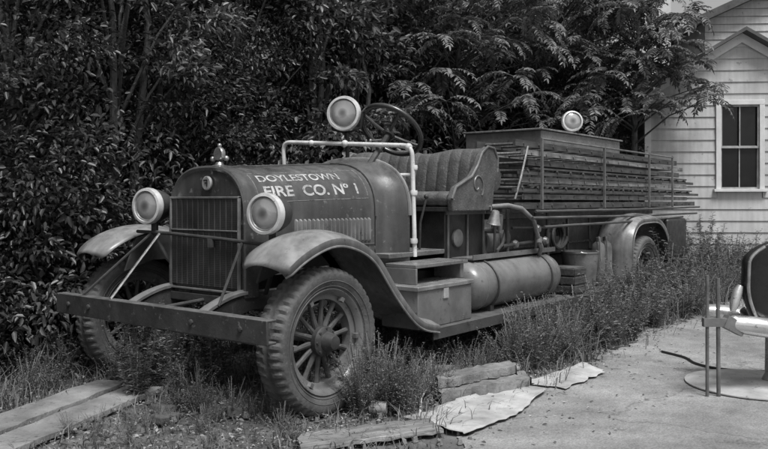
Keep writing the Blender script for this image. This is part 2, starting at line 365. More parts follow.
tp(B().tube([(-.2,YC,.68),(-.60,YC,.66),(-.62,YC,.55),(-.67,YC,.54)],.014,8),'starting_crank',DARK)
def lamp(name,loc,face,r,depth,mount=True,mat=DARK):
    e=Vector(face).normalized(); b=B()
    b.lathe([(r*.99,0.0),(r*1.0,-.02),(r*.97,-depth*.45),(r*.8,-depth*.8),(r*.5,-depth),(r*.1,-depth*1.05)],(0,0,0),e,32)
    if mount: b.tube([-e*depth*.4+Vector((0,0,-r*.9)),-e*depth*.4+Vector((0,0,-r*1.45))],.022,10)
    o=part(b.obj(name,mat),loc)
    b=B(); b.lathe([(r*.86,.008),(r*.89,.03),(r*1.03,.026),(r*1.08,0),(r*1.06,-.022),(r*.9,-.02)],(0,0,0),e,36)
    b.f=[q for q in b.f if len(q)==4]; sub(b,o,'lamp_rim',RIMM)
    b=B(); b.lathe([(r*.91,.004)]+[(r*.91*math.cos(t),.004+.034*math.sin(t)) for t in np.linspace(.15,1.55,9)],(0,0,0),e,36); sub(b,o,'lens',LENS,smooth=60)
    return o
lamp('headlight',(-.25,.36,1.30),(-1,-.2,0),.13,.2); lamp('headlight',(-.27,1.60,1.345),(-1,-.2,0),.128,.2)
lamp('spotlight',(1.42,1.13,2.15),(-1,-.38,.03),.145,.17,mat=BLACK)
b=B(); b.tube([(1.47,1.13,1.70),(1.47,1.13,1.98)],.018,10); b.tube([(1.47,.96,2.15),(1.47,.98,2.02),(1.47,1.13,1.98),(1.47,1.30,2.02),(1.47,1.32,2.15)],.011,8)
tp(b,'spotlight_post',BLACK)
lamp('searchlight',(5.0,.62,2.33),(-.75,-.7,.1),.12,.1,mat=BRASS)
b=B(); b.tube([(5.06,.68,2.05),(5.04,.66,2.2)],.014,8); tp(b,'searchlight_post',BLACK)
def fender(prof,y0,y1,flip,name,mat,label=None):
    b=B(); rings=[]; n=10
    ts=np.linspace(0,len(prof)-1,40); xs=np.interp(ts,range(len(prof)),[p[0] for p in prof]); zs=np.interp(ts,range(len(prof)),[p[1] for p in prof])
    for _ in range(6):
        xs[1:-1]=(xs[:-2]+2*xs[1:-1]+xs[2:])/4; zs[1:-1]=(zs[:-2]+2*zs[1:-1]+zs[2:])/4
    for i in range(40):
        dx=xs[min(i+1,39)]-xs[max(i-1,0)]; dz=zs[min(i+1,39)]-zs[max(i-1,0)]; l=math.hypot(dx,dz); nx,nz=-dz/l,dx/l; r=[]
        tip=min(1,i/5); 
        for k in range(n+1):
            s=k/n; c=.055*(1-(2*s-1)**2)+.003*math.sin(i*.7+k*.5); y=y0+(y1-y0)*s
            if tip<1: y=(y0+y1)/2+(y-(y0+y1)/2)*(.72+.28*math.sqrt(tip*(2-tip)))
            r.append((xs[i]+nx*c,y,zs[i]+nz*c))
        lip=(r[0][0]-nx*.05,r[0][1],r[0][2]-nz*.05); lip2=(r[-1][0]-nx*.05,r[-1][1],r[-1][2]-nz*.05)
        r=([lip]+r) if not flip else (r+[lip2])
        rings.append(r)
    b.loft(rings,closed=False); o=tp(b,name,mat,solid=.008,smooth=50)
    b=B(); k=0 if not flip else -1
    b.tube([r[k] for r in rings],.009,8); sub(b,o,'fender_edge',mat)
    return o
FP=[(-.46,.95),(-.38,1.04),(-.2,1.12),(0,1.15),(.2,1.12),(.38,1.03),(.53,.87),(.68,.69),(.84,.54),(1.0,.46),(1.16,.43)]
fender(FP,-.06,.40,False,'fender',PAINTL); fender(FP,1.84,2.30,True,'fender',PAINTL)
RP=[(5.18,.42),(5.18,.6),(5.19,.8),(5.23,.98),(5.36,1.12),(5.6,1.16),(5.9,1.17),(6.2,1.15),(6.42,1.04),(6.55,.85)]
fender(RP,-.03,.40,False,'fender',PAINTL); fender(RP,1.84,2.27,True,'fender',TANK)
for y0,y1 in ((.38,.40),(1.84,1.86)):
    b=B(); b.prism([(-.3,.85),(-.2,1.10),(0,1.13),(.2,1.10),(.38,1.01),(.53,.85),(.68,.67),(1.1,.6),(1.1,.75),(.6,.92),(-.05,.92)],y0,y1)
    tp(b,'splash_apron',DARK)
# wheels
def tyre_b():
    W=.115; n=150; b=B()
    prof=[(.335,.07),(.35,.085),(.38,.105),(.42,W+.004),(.445,W),(.462,W-.008),(.476,W-.025),(.484,W-.05),(.485,W-.07),(.485,.02),(.478,.012),(.478,-.012),(.485,-.02),(.485,-W+.07),(.484,-W+.05),(.476,-W+.025),(.462,-W+.008),(.445,-W),(.42,-W-.004),(.38,-.105),(.35,-.085),(.335,-.07)]
    rings=[]
    for i in range(n):
        a=2*pi*i/n; odd=(i%3==0); ring=[]
        for j,(r,y) in enumerate(prof):
            rr=r
            if odd and j in (5,6,7,8,13,14,15,16): rr-=.014
            if (i%3==1) and j in (9,12): rr-=.009
            ring.append((rr*math.cos(a),y,max(rr*math.sin(a),-.475)))
        rings.append(ring)
    rings.append(rings[0]); b.loft(rings,closed=True,cap=False)
    for r,y in ((.40,.112),(.40,-.112),(.365,.097),(.365,-.097)):
        b.tube([(r*math.cos(2*pi*i/60),y,r*math.sin(2*pi*i/60)) for i in range(60)],.004,5,closed=True)
    return b
def wheel(loc,face):
    b=B()
    for i in range(14):
        a=2*pi*i/14+.13; d=Vector((math.cos(a),0,math.sin(a)))
        b.tube([d*.06,d*.12,d*.2,d*.285],[.024,.02,.016,.02],8)
    b.lathe([(.085,-.05),(.085,.05)],(0,0,0),(0,1,0),24)
    o=part(b.obj('wheel',SPOKE),loc)
    b=tyre_b(); sub(b,o,'tyre',RUB,smooth=30)
    b=B(); rings=[]
    pr=[(.335,.09),(.345,.095),(.35,.085),(.335,.07),(.32,.05),(.29,.04),(.275,.035),(.275,-.035),(.29,-.04),(.32,-.05),(.335,-.07),(.35,-.085),(.345,-.095),(.335,-.09),(.31,-.06),(.31,.06)]
    for i in range(49):
        a=2*pi*i/48; rings.append([(r*math.cos(a),y,r*math.sin(a)) for r,y in pr])
    b.loft(rings,cap=False)
    for i in range(6):
        a=2*pi*i/6; b.obox((.30*math.cos(a),-.065,.30*math.sin(a)),(.03,.03,.03),(0,-a,0))
    sub(b,o,'rim',TANK)
    b=B(); s=face
    b.lathe([(.10,.0),(.10,.035),(.085,.05),(.065,.055),(.055,.1),(.045,.125),(.02,.13)],(0,s*.02,0),(0,s,0),24)
    for i in range(8):
        a=2*pi*i/8; b.lathe([(.009,0),(.009,.015)],(.085*math.cos(a),s*.06,.085*math.sin(a)),(0,s,0),6)
    sub(b,o,'hub',DARK)
    return o
wheel((0,.12,.465),-1); wheel((0,2.15,.465),1); wheel((5.85,.12,.465),-1); wheel((5.85,2.15,.465),1)
# running boards
RBM=M('board_paint',.04,.6,dust=.8,dustc=.13)
b=B(); b.box(1.1,5.2,-.03,.42,.385,.41); b.box(1.1,5.2,-.045,-.03,.33,.415)
for x in (1.5,2.6,3.8,4.9): b.beam((x,.4,.37),(x,.67,.64),.05,.03)
tp(b,'running_board',RBM,bevel=.003); b2=B(); b2.box(1.1,5.2,1.82,2.27,.385,.41); b2.box(1.1,5.2,2.27,2.285,.33,.415); tp(b2,'running_board',DARK)
b=B(); b.box(1.0,1.76,.03,.38,.412,.70)
tb=tp(b,'toolbox',TANK,bevel=.006); b=B(); b.box(.98,1.78,.015,.395,.70,.735); sub(b,tb,'lid',PAINTL,bevel=.006)
b=B(); b.box(1.33,1.40,.018,.03,.62,.70); sub(b,tb,'hasp',BRASS)
b=B(); R=.215; c=(1.92,.27,.635)
prof=[(.0,-.0),(.06,.003),(.12,.015),(.17,.04),(.2,.08),(R,.13),(R,.16),(R+.006,.165),(R+.006,.185),(R,.19),(R,1.5),(R+.006,1.505),(R+.006,1.525),(R,1.53),(R,1.56),(.2,1.61),(.17,1.65),(.12,1.68),(.0,1.69)]
b.lathe(prof,c,(1,0,0),40); tk=tp(b,'pressure_tank',TANK)
for x in (2.25,3.3):
    b=B(); b.tube([(x,.27+(R+.006)*math.cos(a),.635+(R+.006)*math.sin(a)) for a in np.linspace(-pi,pi,33)[:-1]],.011,6,closed=True); b.box(x-.03,x+.03,.12,.42,.41,.46)
    sub(b,tk,'tank_strap',DARK)
b=B(); b.lathe([(.03,0),(.03,.03),(.018,.035),(.018,.07)],(1.93,.27,.66),(-1,0,0),10); sub(b,tk,'valve',BRASS)
b=B(); b.tube([(2.6,.27,.84),(2.6,.27,.92),(2.75,.3,.97),(2.9,.35,1.1)],.016,8); sub(b,tk,'feed_pipe',DARK)
b=B(); b.box(1.15,1.95,.42,1.82,.92,.96); b.box(1.1,1.85,.12,.42,.86,.89); b.box(1.1,1.12,.12,.42,.735,.86); b.box(1.78,1.83,.15,.42,.735,.86)
tp(b,'cab_floor',TANK,bevel=.005)
b=B(); b.box(1.95,2.62,.42,1.82,.80,1.30); 
sb=tp(b,'seat_box',BLACK,bevel=.008)
b=B()
for x in (1.98,2.30,2.58): b.box(x,x+.018,.405,.418,.82,1.28)
b.box(1.95,2.62,.40,.415,1.26,1.29); b.box(1.95,2.62,.40,.415,.80,.83)
sub(b,sb,'seat_box_trim',MID)
b=B(); b.lathe([(.08,0),(.08,.02),(.06,.03)],(2.14,.42,1.05),(0,-1,0),18); sub(b,sb,'filler_cover',MID)
# seat
b=B(); rings=[]
for y in np.linspace(.34,1.90,131):
    ph=abs(math.sin(pi*(y-.34)/.12)); k=.82+.18*ph**.6; e=min(1,(y-.34)/.03,(1.90-y)/.03); k*=(.7+.3*max(e,0)); ring=[]; sag=.018*math.sin(y*5.1)+.012*math.sin(y*11)
    for i in range(16):
        a=2*pi*i/16; x=2.44+.085*math.cos(a)*k; z=1.62+(.25+sag*max(0,math.sin(a)))*math.copysign(abs(math.sin(a))**.7,math.sin(a))*(.96+.04*k); x+=(z-1.4)*.18
        ring.append((x,y,z))
    rings.append(ring)
b.loft(rings); seat=tp(B().box(1.9,2.6,.34,1.9,1.29,1.33),'seat',DARK,bevel=.005); sub(b,seat,'backrest',LEATH,smooth=60)
b=B(); rings=[]
for y in np.linspace(.36,1.88,131):
    ph=abs(math.sin(pi*(y-.36)/.12)); k=.85+.15*ph**.6; ring=[]
    for i in range(16):
        a=2*pi*i/16; x=2.14+.26*math.copysign(abs(math.cos(a))**.5,math.cos(a)); z=1.395+.075*math.copysign(abs(math.sin(a))**.7,math.sin(a))*k; ring.append((x,y,z))
    rings.append(ring)
b.loft(rings); sub(b,seat,'cushion',LEATH,smooth=60)
for y0,y1 in ((.29,.345),(1.895,1.95)):
    b=B(); poly=[(1.88,1.29),(1.86,1.40),(1.92,1.50),(2.05,1.55),(2.18,1.60),(2.28,1.70),(2.36,1.82),(2.46,1.88),(2.57,1.87),(2.64,1.78),(2.63,1.65),(2.58,1.45),(2.56,1.29)]
    b.prism(poly,y0,y1); ar=sub(b,seat,'armrest',LEATH,bevel=.012)
    ye=y0-.004 if y0<1 else y1+.004
    b=B(); b.tube([(x,ye,z) for x,z in poly[1:11]],.012,8); sub(b,ar,'piping',TANK)
    b=B(); b.tube([(2.28+ .11*(1-t/7)*math.cos(t)*.9,ye,1.52+.11*(1-t/7)*math.sin(t)) for t in np.linspace(-.8,5.6,26)],.008,6); sub(b,ar,'scroll_trim',TANK)
b=B(); b.lathe([(.02,0),(.13,.01),(.15,.05),(.15,1.4),(.13,1.44),(.02,1.45)],(2.72,.36,1.60),(0,1,0),24); tp(b,'bedroll',LEATH)
def bend(pts,r=.09,n=6):
    P=[Vector(p) for p in pts]; out=[P[0]]
    for i in range(1,len(P)-1):
        a=(P[i-1]-P[i]).normalized();c=(P[i+1]-P[i]).normalized()
        for k in range(n+1):
            t=k/n; out.append(P[i]+a*r*(1-t)**2+c*r*t**2)
    out.append(P[-1]); return out
b=B()
b.tube(bend([(1.5,.42,.92),(1.46,.42,1.84),(1.40,1.86,1.93),(1.42,1.86,1.66)]),.019,12)
for z in (1.05,1.45,1.66): b.lathe([(.03,-.02),(.034,0),(.03,.02)],(1.485,.42,z),(0,0,1),12)
b.ball((1.465,.46,1.83),.034); b.tube([(1.48,.42,1.6),(1.44,.58,1.6)],.014,8); b.ball((1.40,1.1,1.885),.03); b.ball((1.40,1.5,1.905),.028)
tp(b,'grab_rail',WHITE)
sw=Vector((1.66,.79,2.0)); n=Vector((.70,0,.714)); u=Vector((0,1,0)); v=n.cross(u)
b=B(); b.tube([sw+(u*math.cos(a)+v*math.sin(a))*.285 for a in np.linspace(0,2*pi,49)[:-1]],.022,12,closed=True); 
for k in range(4):
    a=pi/4+k*pi/2; d=u*math.cos(a)+v*math.sin(a); b.tube([sw-n*.05+d*.03,sw-n*.03+d*.15,sw+d*.27],.014,8)
b.lathe([(.05,-.02),(.06,0),(.04,.02)],sw-n*.05,n,16); st=tp(b,'steering_wheel',WHEELB)
b=B(); b.tube([sw-n*.05,sw-n*1.35],.026,10); sub(b,st,'steering_column',DARK)
b=B(); b.tube([sw-n*.12,sw-n*.12+u*.16],.007,6); b.ball(sw-n*.12+u*.165,.014); sub(b,st,'throttle_lever',BRASS)
b=B(); b.box(1.41,1.43,.69,1.45,1.30,1.60)
for y in (.85,1.05,1.3): b.lathe([(.05,0),(.05,.02),(.04,.025)],(1.43,y,1.5),(1,0,0),16)
tp(b,'dashboard',DARK)
b=B(); b.tube([(1.75,.55,.96),(1.72,.52,1.2),(1.78,.5,1.4)],.011,8); b.ball((1.78,.5,1.42),.022); tp(b,'brake_lever',DARK)
# body
b=B(); b.box(2.85,7.2,.46,1.78,.80,1.26); b.box(2.85,7.2,.42,.46,1.20,1.26)
bd=tp(b,'hose_bed',M('body_paint',.025,.4,var=.5,dust=.5,dustc=.12,chip=.2,chipc=.1),bevel=.006)
b=B()
for x in (2.87,3.7,4.5,5.1): b.box(x,x+.03,.445,.458,.82,1.20)
b.box(2.87,5.2,.445,.456,.90,.92)
sub(b,bd,'panel_strip',PAINT)
b=B(); b.box(2.62,2.82,.46,1.78,.84,1.2); b.lathe([(.16,0),(.18,.04),(.18,.3),(.16,.34)],(2.72,.6,.98),(1,0,0),20)
b.lathe([(.075,0),(.08,.05),(.06,.08)],(3.0,.46,1.02),(0,-1,0),14); b.tube([(2.7,.5,1.1),(2.7,.3,1.1),(2.68,.28,1.25)],.03,10)
tp(b,'pump',MID)
b=B(); b.lathe([(.02,.13),(.035,.12),(.045,.07),(.055,.03),(.07,0),(.065,-.005),(.0,-.004)],(2.5,.25,1.17),(0,-.2,1),20); b.tube([(2.5,.28,1.29),(2.5,.27,1.33),(2.5,.42,1.33)],.01,6); tp(b,'bell',CHROME)
b=B(); b.tube([(2.55,.3,1.33),(2.68,.2,1.34),(2.85,.15,1.31),(3.03,.12,1.2),(3.12,.12,1.05),(3.2,.12,.93),(3.3,.2,.83)],.022,12); b.lathe([(.03,-.03),(.035,0),(.03,.03)],(3.15,.12,1.0),(.3,.1,1),12); tp(b,'suction_hose',PAINTL)
for pp,r_ in (([(2.75,.3,.95),(3.6,.3,.97)],.02),([(2.9,.28,1.12),(3.8,.3,1.1)],.014),([(3.35,.26,.88),(3.35,.26,1.3)],.016),([(3.7,.3,.5),(3.7,.3,1.3)],.02),([(2.85,.3,.85),(2.85,.3,1.3)],.018),([(4.2,.35,1.15),(4.2,.35,.5)],.014),([(2.66,.33,1.3),(2.66,.33,.9)],.014)):
    tp(B().tube(pp,r_,8),'pipe',DARK)
for p in ((3.35,.24,1.1),(3.0,.3,.96),(3.6,.28,.97)): tp(B().lathe([(.03,-.03),(.045,0),(.03,.03)],p,(0,1,0),12),'pipe_valve',TANK)
b=B(); b.tube([(3.95+.16*math.cos(a)*(1-.02*a/6.28),.38-.012*a/6.28*3,1.0+.13*math.sin(a)*(1-.02*a/6.28)) for a in np.linspace(0,6*pi,90)],.018,7); tp(b,'coiled_hose',DARK)
b=B(); b.loft([[(x,.19,.865),(x,.19,.91),(x,.2,.91),(x,.2,.88),(x,.44,.88),(x,.44,.865)] for x in (2.05,3.65)]); tp(b,'shelf',TANK)
b=B(); b.tube([(2.74,.16,1.40),(2.80,.13,1.6),(2.92,.12,1.9)],.011,8); tp(b,'hand_rail',CHROME)
# ladder rack
b=B()
for x in (3.2,4.75,6.2,7.1):
    b.box(x,x+.03,.11,.13,1.26,1.99); b.box(x,x+.03,.745,.77,1.26,1.93); b.box(x,x+.03,.11,.80,1.27,1.30); b.box(x,x+.03,1.5,1.525,1.28,1.93); b.box(x,x+.03,1.98,2.005,1.28,1.93); b.box(x,x+.03,1.5,2.0,1.27,1.30)
b.tube([(3.2,.12,1.99),(7.15,.12,1.97)],.011,8); b.box(3.1,7.15,.46,.5,1.27,1.30)
tp(b,'ladder_rack',MID)
b=B(); b.box(4.15,6.45,.6,1.58,1.99,2.17); hb=tp(b,'top_box',TANK,bevel=.006)
b=B(); b.box(4.12,6.48,.57,1.61,2.17,2.19); sub(b,hb,'lid',PAINTL,bevel=.004)
b=B(); b.box(4.1,6.5,.85,1.45,1.26,1.99); tp(b,'hose_basket',BLACK)
for y in ((0,.42),(1.82,2.25)): tp(B().box(6.6,7.35,y[0],y[1],.62,1.14),'rear_locker',BLACK,bevel=.03)
tp(B().box(7.2,7.75,.1,2.15,.52,.56),'tail_step',BLACK,bevel=.01)
for x in (4.78,4.98):
    b=B(); b.lathe([(.07,0),(.078,.02),(.078,.42),(.065,.47),(.03,.50),(.03,.55)],(x,.2,.415),(0,0,1),18); b.tube([(x,.2,.96),(x-.06,.17,.97),(x-.1,.14,.9),(x-.1,.13,.7)],.01,6)
    tp(b,'fire_extinguisher',MID)
GL='ladders stacked on the fire truck rack'
def ladder(x0,x1,y0,y1,z,mat,dz=0,rh=.07,truss=False,rz=0,lab='long wooden ladder lying flat on the truck rack'):
    L0=x1-x0; b=B(); w2=(y1-y0)/2
    for s in (-1,1):
        if truss:
            b.beam((-L0/2,s*w2,-.025),(L0/2,s*w2,-.025),.028,.034); b.beam((-L0/2+.3,s*w2,.026),(L0/2-.3,s*w2,.026),.022,.018)
        else: b.beam((-L0/2,s*w2,0),(L0/2,s*w2,0),.028,rh)
    k=int(L0/.32)
    for i in range(k): 
        x=-L0/2+.16+i*.32; b.tube([(x,-w2-.022,0),(x,w2+.022,0)],.015,8)
        if truss:
            for s in (-1,1): b.box(x-.014,x+.014,s*w2-.01,s*w2+.01,-.03,.03)
    o=b.obj('ladder',mat,loc=((x0+x1)/2,(y0+y1)/2,z),rot=(0,dz,rz)); return top(o,lab,'ladder',GL)
ladder(2.75,8.3,.19,.66,1.335,LWOODD,rh=.06); ladder(3.0,8.0,.21,.68,1.415,LWOOD,.003,.05); ladder(2.7,8.45,.17,.68,1.50,LWOODD,.003,truss=True,rz=.004)
ladder(2.95,7.9,.2,.66,1.583,LWOOD,.002,.055,rz=-.006); ladder(2.85,8.2,.18,.64,1.665,LWOODD,.004,truss=True); ladder(3.05,7.6,.2,.67,1.75,LWOODD,.004,.06); ladder(2.9,7.75,.18,.60,1.835,LWOOD,.006,.05,rz=.005); ladder(2.8,7.5,.2,.62,1.92,LWOODD,.006,.06)
ladder(3.0,8.0,1.55,1.95,1.35,LWOODD); ladder(2.8,7.8,1.55,1.95,1.46,LWOODD);ladder(2.9,8.1,1.55,1.95,1.6,LWOODD)
for i,(x0,x1,y,z,z2) in enumerate(((2.9,8.0,.06,1.22,1.20),(3.1,7.3,.04,1.13,1.16),(3.0,8.2,.08,1.28,1.29))):
    b=B(); b.tube([(x0,y,z),((x0+x1)/2,y,(z+z2)/2-.01),(x1,y,z2)],.014,8); top(b.obj('pike_pole',LWOODD),'long wooden pike pole slung along the truck side','pole','pike poles on the fire truck')
b=B(); b.lathe([(.15,0),(.155,.0),(.2,.4),(.205,.4),(.205,.42),(.19,.42),(.19,.4),(.15,.04)],(0,0,0),(0,0,1),28)
bk=top(b.obj('bucket',MID,loc=(4.28,.2,.414)),'old dark metal bucket standing on the running board','bucket')
b=B(); b.tube([(.2*math.cos(a),.2*math.sin(a)*.3-.1,.42+.02*math.sin(a)) for a in np.linspace(pi,2*pi,12)],.006,6); b.obj('handle',BRASS,parent=bk)
b=B(); b.box(-.13,.13,-.14,.14,0,.28)
for z in (.02,.11,.2): b.box(-.14,.14,-.15,-.141,z,z+.07); b.box(-.15,-.131,-.14,.14,z,z+.07)
top(b.obj('crate',LWOODD,loc=(3.87,.16,.414),bevel=.003),'small slatted wooden crate on the running board','crate')
# ---------------- house ----------------
H=empty('clapboard_house',(10.0,-.06,0),'small white clapboard house with a gable and sash window','house',rot=math.radians(-57))
hw=1.5; pk=4.1; sl_=.6
b=B(); bh=.19; z=.1
def hwid(z): return hw if z<=pk-hw*sl_ else max(0,(pk-z)/sl_)
wx0,wx1,wz0,wz1=-.41,.36,1.57,2.95
while z<pk-.1:
    z1=min(z+bh,pk-.03); a=hwid(z); c=hwid(z1)
    spans=[(-a,a,-c,c)]
    if z1>wz0+.02 and z<wz1-.02: spans=[(-a,wx0+.02,-c,wx0+.02),(wx1-.02,a,wx1-.02,c)]
    for l0,r0,l1,r1 in spans:
        b.add([(l0,-.022,z),(r0,-.022,z),(r1,-.004,z1),(l1,-.004,z1),(l0,.03,z),(r0,.03,z),(r1,.03,z1),(l1,.03,z1)],[(0,1,2,3),(0,4,5,1),(0,3,7,4),(1,5,6,2),(4,7,6,5)])
    z=z1
b.box(wx0+.03,wx1-.03,-.008,.028,wz0-.22,wz0-.002); b.box(wx0+.03,wx1-.03,-.008,.028,wz1+.002,wz1+.2)
ez=pk-hw*sl_
zz=.1
while zz<ez:
    z1=min(zz+bh,ez)
    for sx in (-1,1):
        b.add([(sx*(hw+.022),-.0,zz),(sx*(hw+.022),7,zz),(sx*(hw+.004),7,z1),(sx*(hw+.004),0,z1),(sx*(hw-.03),0,zz),(sx*(hw-.03),7,zz),(sx*(hw-.03),7,z1),(sx*(hw-.03),0,z1)],[(0,1,2,3),(0,4,5,1),(4,7,6,5)])
    zz=z1
b.obj('wall',SIDING,parent=H,smooth=20)
b=B()
for sx in (-1,1):
    b.box(sx*hw-.05,sx*hw+.05,-.04,.03,.1,ez-.02)
    b.add([(0,-.06,pk+.02),(sx*(hw+.2),-.06,ez-.12+.02),(sx*(hw+.2),-.06,ez-.26+.0),(0,-.06,pk-.13),(0,-.03,pk+.02),(sx*(hw+.2),-.03,ez-.12+.02),(sx*(hw+.2),-.03,ez-.26),(0,-.03,pk-.13)],[(0,1,2,3),(4,7,6,5),(0,4,5,1),(3,2,6,7),(1,5,6,2)])
b.obj('trim',TRIM,parent=H)
b=B()
for sx in (-1,1):
    b.add([(0,-.25,pk+.03),(sx*(hw+.3),-.25,ez-.15),(sx*(hw+.3),7.2,ez-.15),(0,7.2,pk+.03),(0,-.25,pk+.09),(sx*(hw+.3),-.25,ez-.09),(sx*(hw+.3),7.2,ez-.09),(0,7.2,pk+.09)],[(0,1,2,3),(4,7,6,5),(0,4,5,1),(1,5,6,2),(2,6,7,3)])
b.obj('roof',ROOF,parent=H)
wn=B(); fw=.08
wn.box(wx0,wx0+fw,-.05,.03,wz0,wz1).box(wx1-fw,wx1,-.05,.03,wz0,wz1).box(wx0,wx1,-.052,.03,wz1,wz1+.08)
win=wn.obj('window',TRIM,parent=H,bevel=.004)
b=B(); b.box(wx0-.04,wx1+.04,-.09,.03,wz0-.045,wz0); b.obj('sill',TRIM,parent=win,bevel=.004)
b=B(); x0,x1=wx0+fw,wx1-fw; zm=(wz0+wz1)/2
for (za,zb,y) in ((wz0,zm+.02,.02),(zm-.02,wz1,.0)):
    b.box(x0,x0+.025,y-.02,y+.01,za,zb).box(x1-.025,x1,y-.02,y+.01,za,zb).box(x0+.025,x1-.025,y-.02,y+.01,za,za+.03).box(x0+.025,x1-.025,y-.02,y+.01,zb-.03,zb).box((x0+x1)/2-.008,(x0+x1)/2+.008,y-.018,y+.01,za+.03,zb-.03)
b.obj('sash',SASHM,parent=win)
b=B(); b.box(x0+.01,x1-.01,.028,.034,wz0+.01,wz1-.01); b.obj('pane',GLASS,parent=win)
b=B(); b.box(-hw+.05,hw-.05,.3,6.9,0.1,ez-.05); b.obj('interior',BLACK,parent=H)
b=B(); b.box(-hw+.01,hw-.01,0,6.9,-.1,.1); b.obj('foundation',STONE,parent=H)
H2=empty('neighbour_house',(19.6,-.14,0),'taller pale clapboard house with a dark gable roof','house',rot=math.radians(-57))
b=B(); hw2=3.4; ez2=6.15; pk2=7.6; z=0
while z<pk2-.05:
    z1=min(z+.2,pk2); f=lambda q: hw2 if q<ez2 else hw2*(pk2-q)/(pk2-ez2)
    b.add([(-f(z),-.03,z),(f(z),-.03,z),(f(z1),0,z1),(-f(z1),0,z1)],[(0,1,2,3)]); z=z1
b.box(-hw2+.02,hw2-.02,.02,8,0,ez2)
b.obj('wall',SIDING,parent=H2,smooth=10)
b=B()
for sx in (-1,1):
    b.add([(0,-.4,pk2),(sx*(hw2+.4),-.4,ez2-.25),(sx*(hw2+.4),8,ez2-.25),(0,8,pk2),(0,-.4,pk2+.2),(sx*(hw2+.4),-.4,ez2-.05),(sx*(hw2+.4),8,ez2-.05),(0,8,pk2+.2)],[(0,1,2,3),(4,7,6,5),(0,4,5,1),(1,5,6,2),(2,6,7,3)])
r2=b.obj('roof',ROOF,parent=H2)
b=B(); b.box(-4.5,-4.0,1,1.6,0,7.8); b.obj('chimney',TRIM,parent=r2)
# ---------------- barber chair ----------------
C=empty('barber_chair',(2.46,-1.92,0),'discarded barber chair with black upholstery and pale metal arms','chair',rot=math.radians(-52))
b=B(); b.lathe([(.0,.012),(.46,.012),(.5,.016),(.5,.024),(.47,.03),(.12,.034),(.08,.05),(.0,.05)],(.08,0,0),(0,0,1),48); b.obj('base_plate',PLATE,parent=C)
b=B(); b.lathe([(.10,.03),(.07,.1),(.065,.42),(.09,.44),(.0,.44)],(.22,0,0),(0,0,1),24); b.obj('pedestal',CHROME,parent=C)
for y,x in ((-.30,-.02),(.30,.05)):
    b=B(); b.lathe([(.02,-.24),(.045,-.235),(.06,-.2),(.068,-.1),(.072,.1),(.072,.3),(.06,.36),(.02,.38)],(x,y,.49),(1,-.05,-.12),24)
    b.obj('armrest',PORC,parent=C)
b=B(); rings=[]
for i in range(15):
    t=i/14; rr=[]
    for k in range(20):
        a=2*pi*k/20; rr.append((.28+.28*math.copysign(abs(math.cos(a))**.6,math.cos(a))*(1-.35*abs(2*t-1)**4),-.24+.48*t,.50+.09*math.copysign(abs(math.sin(a))**.6,math.sin(a))))
    rings.append(rr)
b.loft(rings); b.obj('seat',VINYL,parent=C,smooth=60)
b=B(); rings=[]; rim=[]
for i in range(25):
    t=i/24; z=.50+.64*t; hwx=.43*(math.sin(min(1,(1-t)*3.2)*pi/2)**.55 if t>.68 else 1)*(.78+.22*math.sin(min(1,t*2.2)*pi/2)); rr=[]
    for k in range(28):
        a=2*pi*k/28; cx=math.cos(a); sy=math.sin(a); rr.append((.31+hwx*math.copysign(abs(cx)**.8,cx),-.12-.05*t+.12*math.copysign(abs(sy)**.8,sy)*(1-.3*t)-.06*cx*cx,z))
    rings.append(rr); rim.append((.31-hwx*.97,-.26-.05*t,z))
b.loft(rings); bk_=b.obj('backrest',VINYL,parent=C,smooth=60)
b=B(); b.tube(rim[1:22],.012,8); b.obj('piping',CHROME,parent=bk_)
b=B(); b.tube([(-.42,-.33,.0),(-.42,-.33,.86)],.012,10); b.tube([(-.34,-.33,.0),(-.345,-.33,.84)],.014,10); b.box(-.45,-.28,-.35,-.31,.50,.56); b.beam((-.3,-.33,.54),(-.16,-.3,.47),.06,.09)
b.obj('footrest_stand',MID,parent=C)
b=B(); b.tube([(-.15,-.25,.78),(-.17,-.25,.74),(-.20,-.27,.66),(-.22,-.28,.60)],[.02,.035,.035,.02],12); b.obj('footrest',PORC,parent=C)
P=[Vector((x,y,.02)) for x,y in [(3.35,-1.0),(3.2,-1.25),(3.0,-1.4),(2.9,-1.6),(2.95,-1.85),(3.15,-2.05),(3.3,-2.3),(3.2,-2.7)]]
q=[]
for i in range(len(P)-1):
    for k in range(5):
        t=k/5; p0=P[max(i-1,0)];p1=P[i];p2=P[i+1];p3=P[min(i+2,len(P)-1)]
        q.append(.5*((2*p1)+(p2-p0)*t+(2*p0-5*p1+4*p2-p3)*t*t+(3*p1-p0-3*p2+p3)*t**3))
b=B(); b.tube(q,.01,8); top(b.obj('rope',BLACK),'dark rope lying loosely on the pavement','rope')
# ---------------- debris ----------------
def board(x,y,z,l,wd,h,rz,mat,name,label,cat,rx=0,ry=0,jag=.02,group=None):
    n=18; rr=random.Random(x*7+y); rings=[]
    for i in range(n+1):
        t=i/n-.5; e0=rr.uniform(-jag,jag)*.4; e1=rr.uniform(-jag,jag)*.4; dz=rr.uniform(-1,1)*h*.12
        xx=t*l
        sk=(rr.uniform(-jag,jag)*1.5 if i in (0,n) else 0)
        rings.append([(xx+sk,-wd/2+e0,0),(xx-sk,wd/2+e1,0),(xx-sk,wd/2+e1-.004,h+dz),(xx+sk*.3,rr.uniform(-.2,.2)*wd,h+dz*.5),(xx+sk,-wd/2+e0+.004,h+dz)])
    b=B().loft(rings); return top(b.obj(name,mat,loc=(x,y,z),rot=(rx,ry,rz),bevel=.004),label,cat,group)
r23=math.radians(23)
board(-1.22,1.50,.005,1.75,.27,.035,r23,SLABM,'plank','wide weathered grey board lying in the grass','plank',group='boards in the grass',jag=.015)
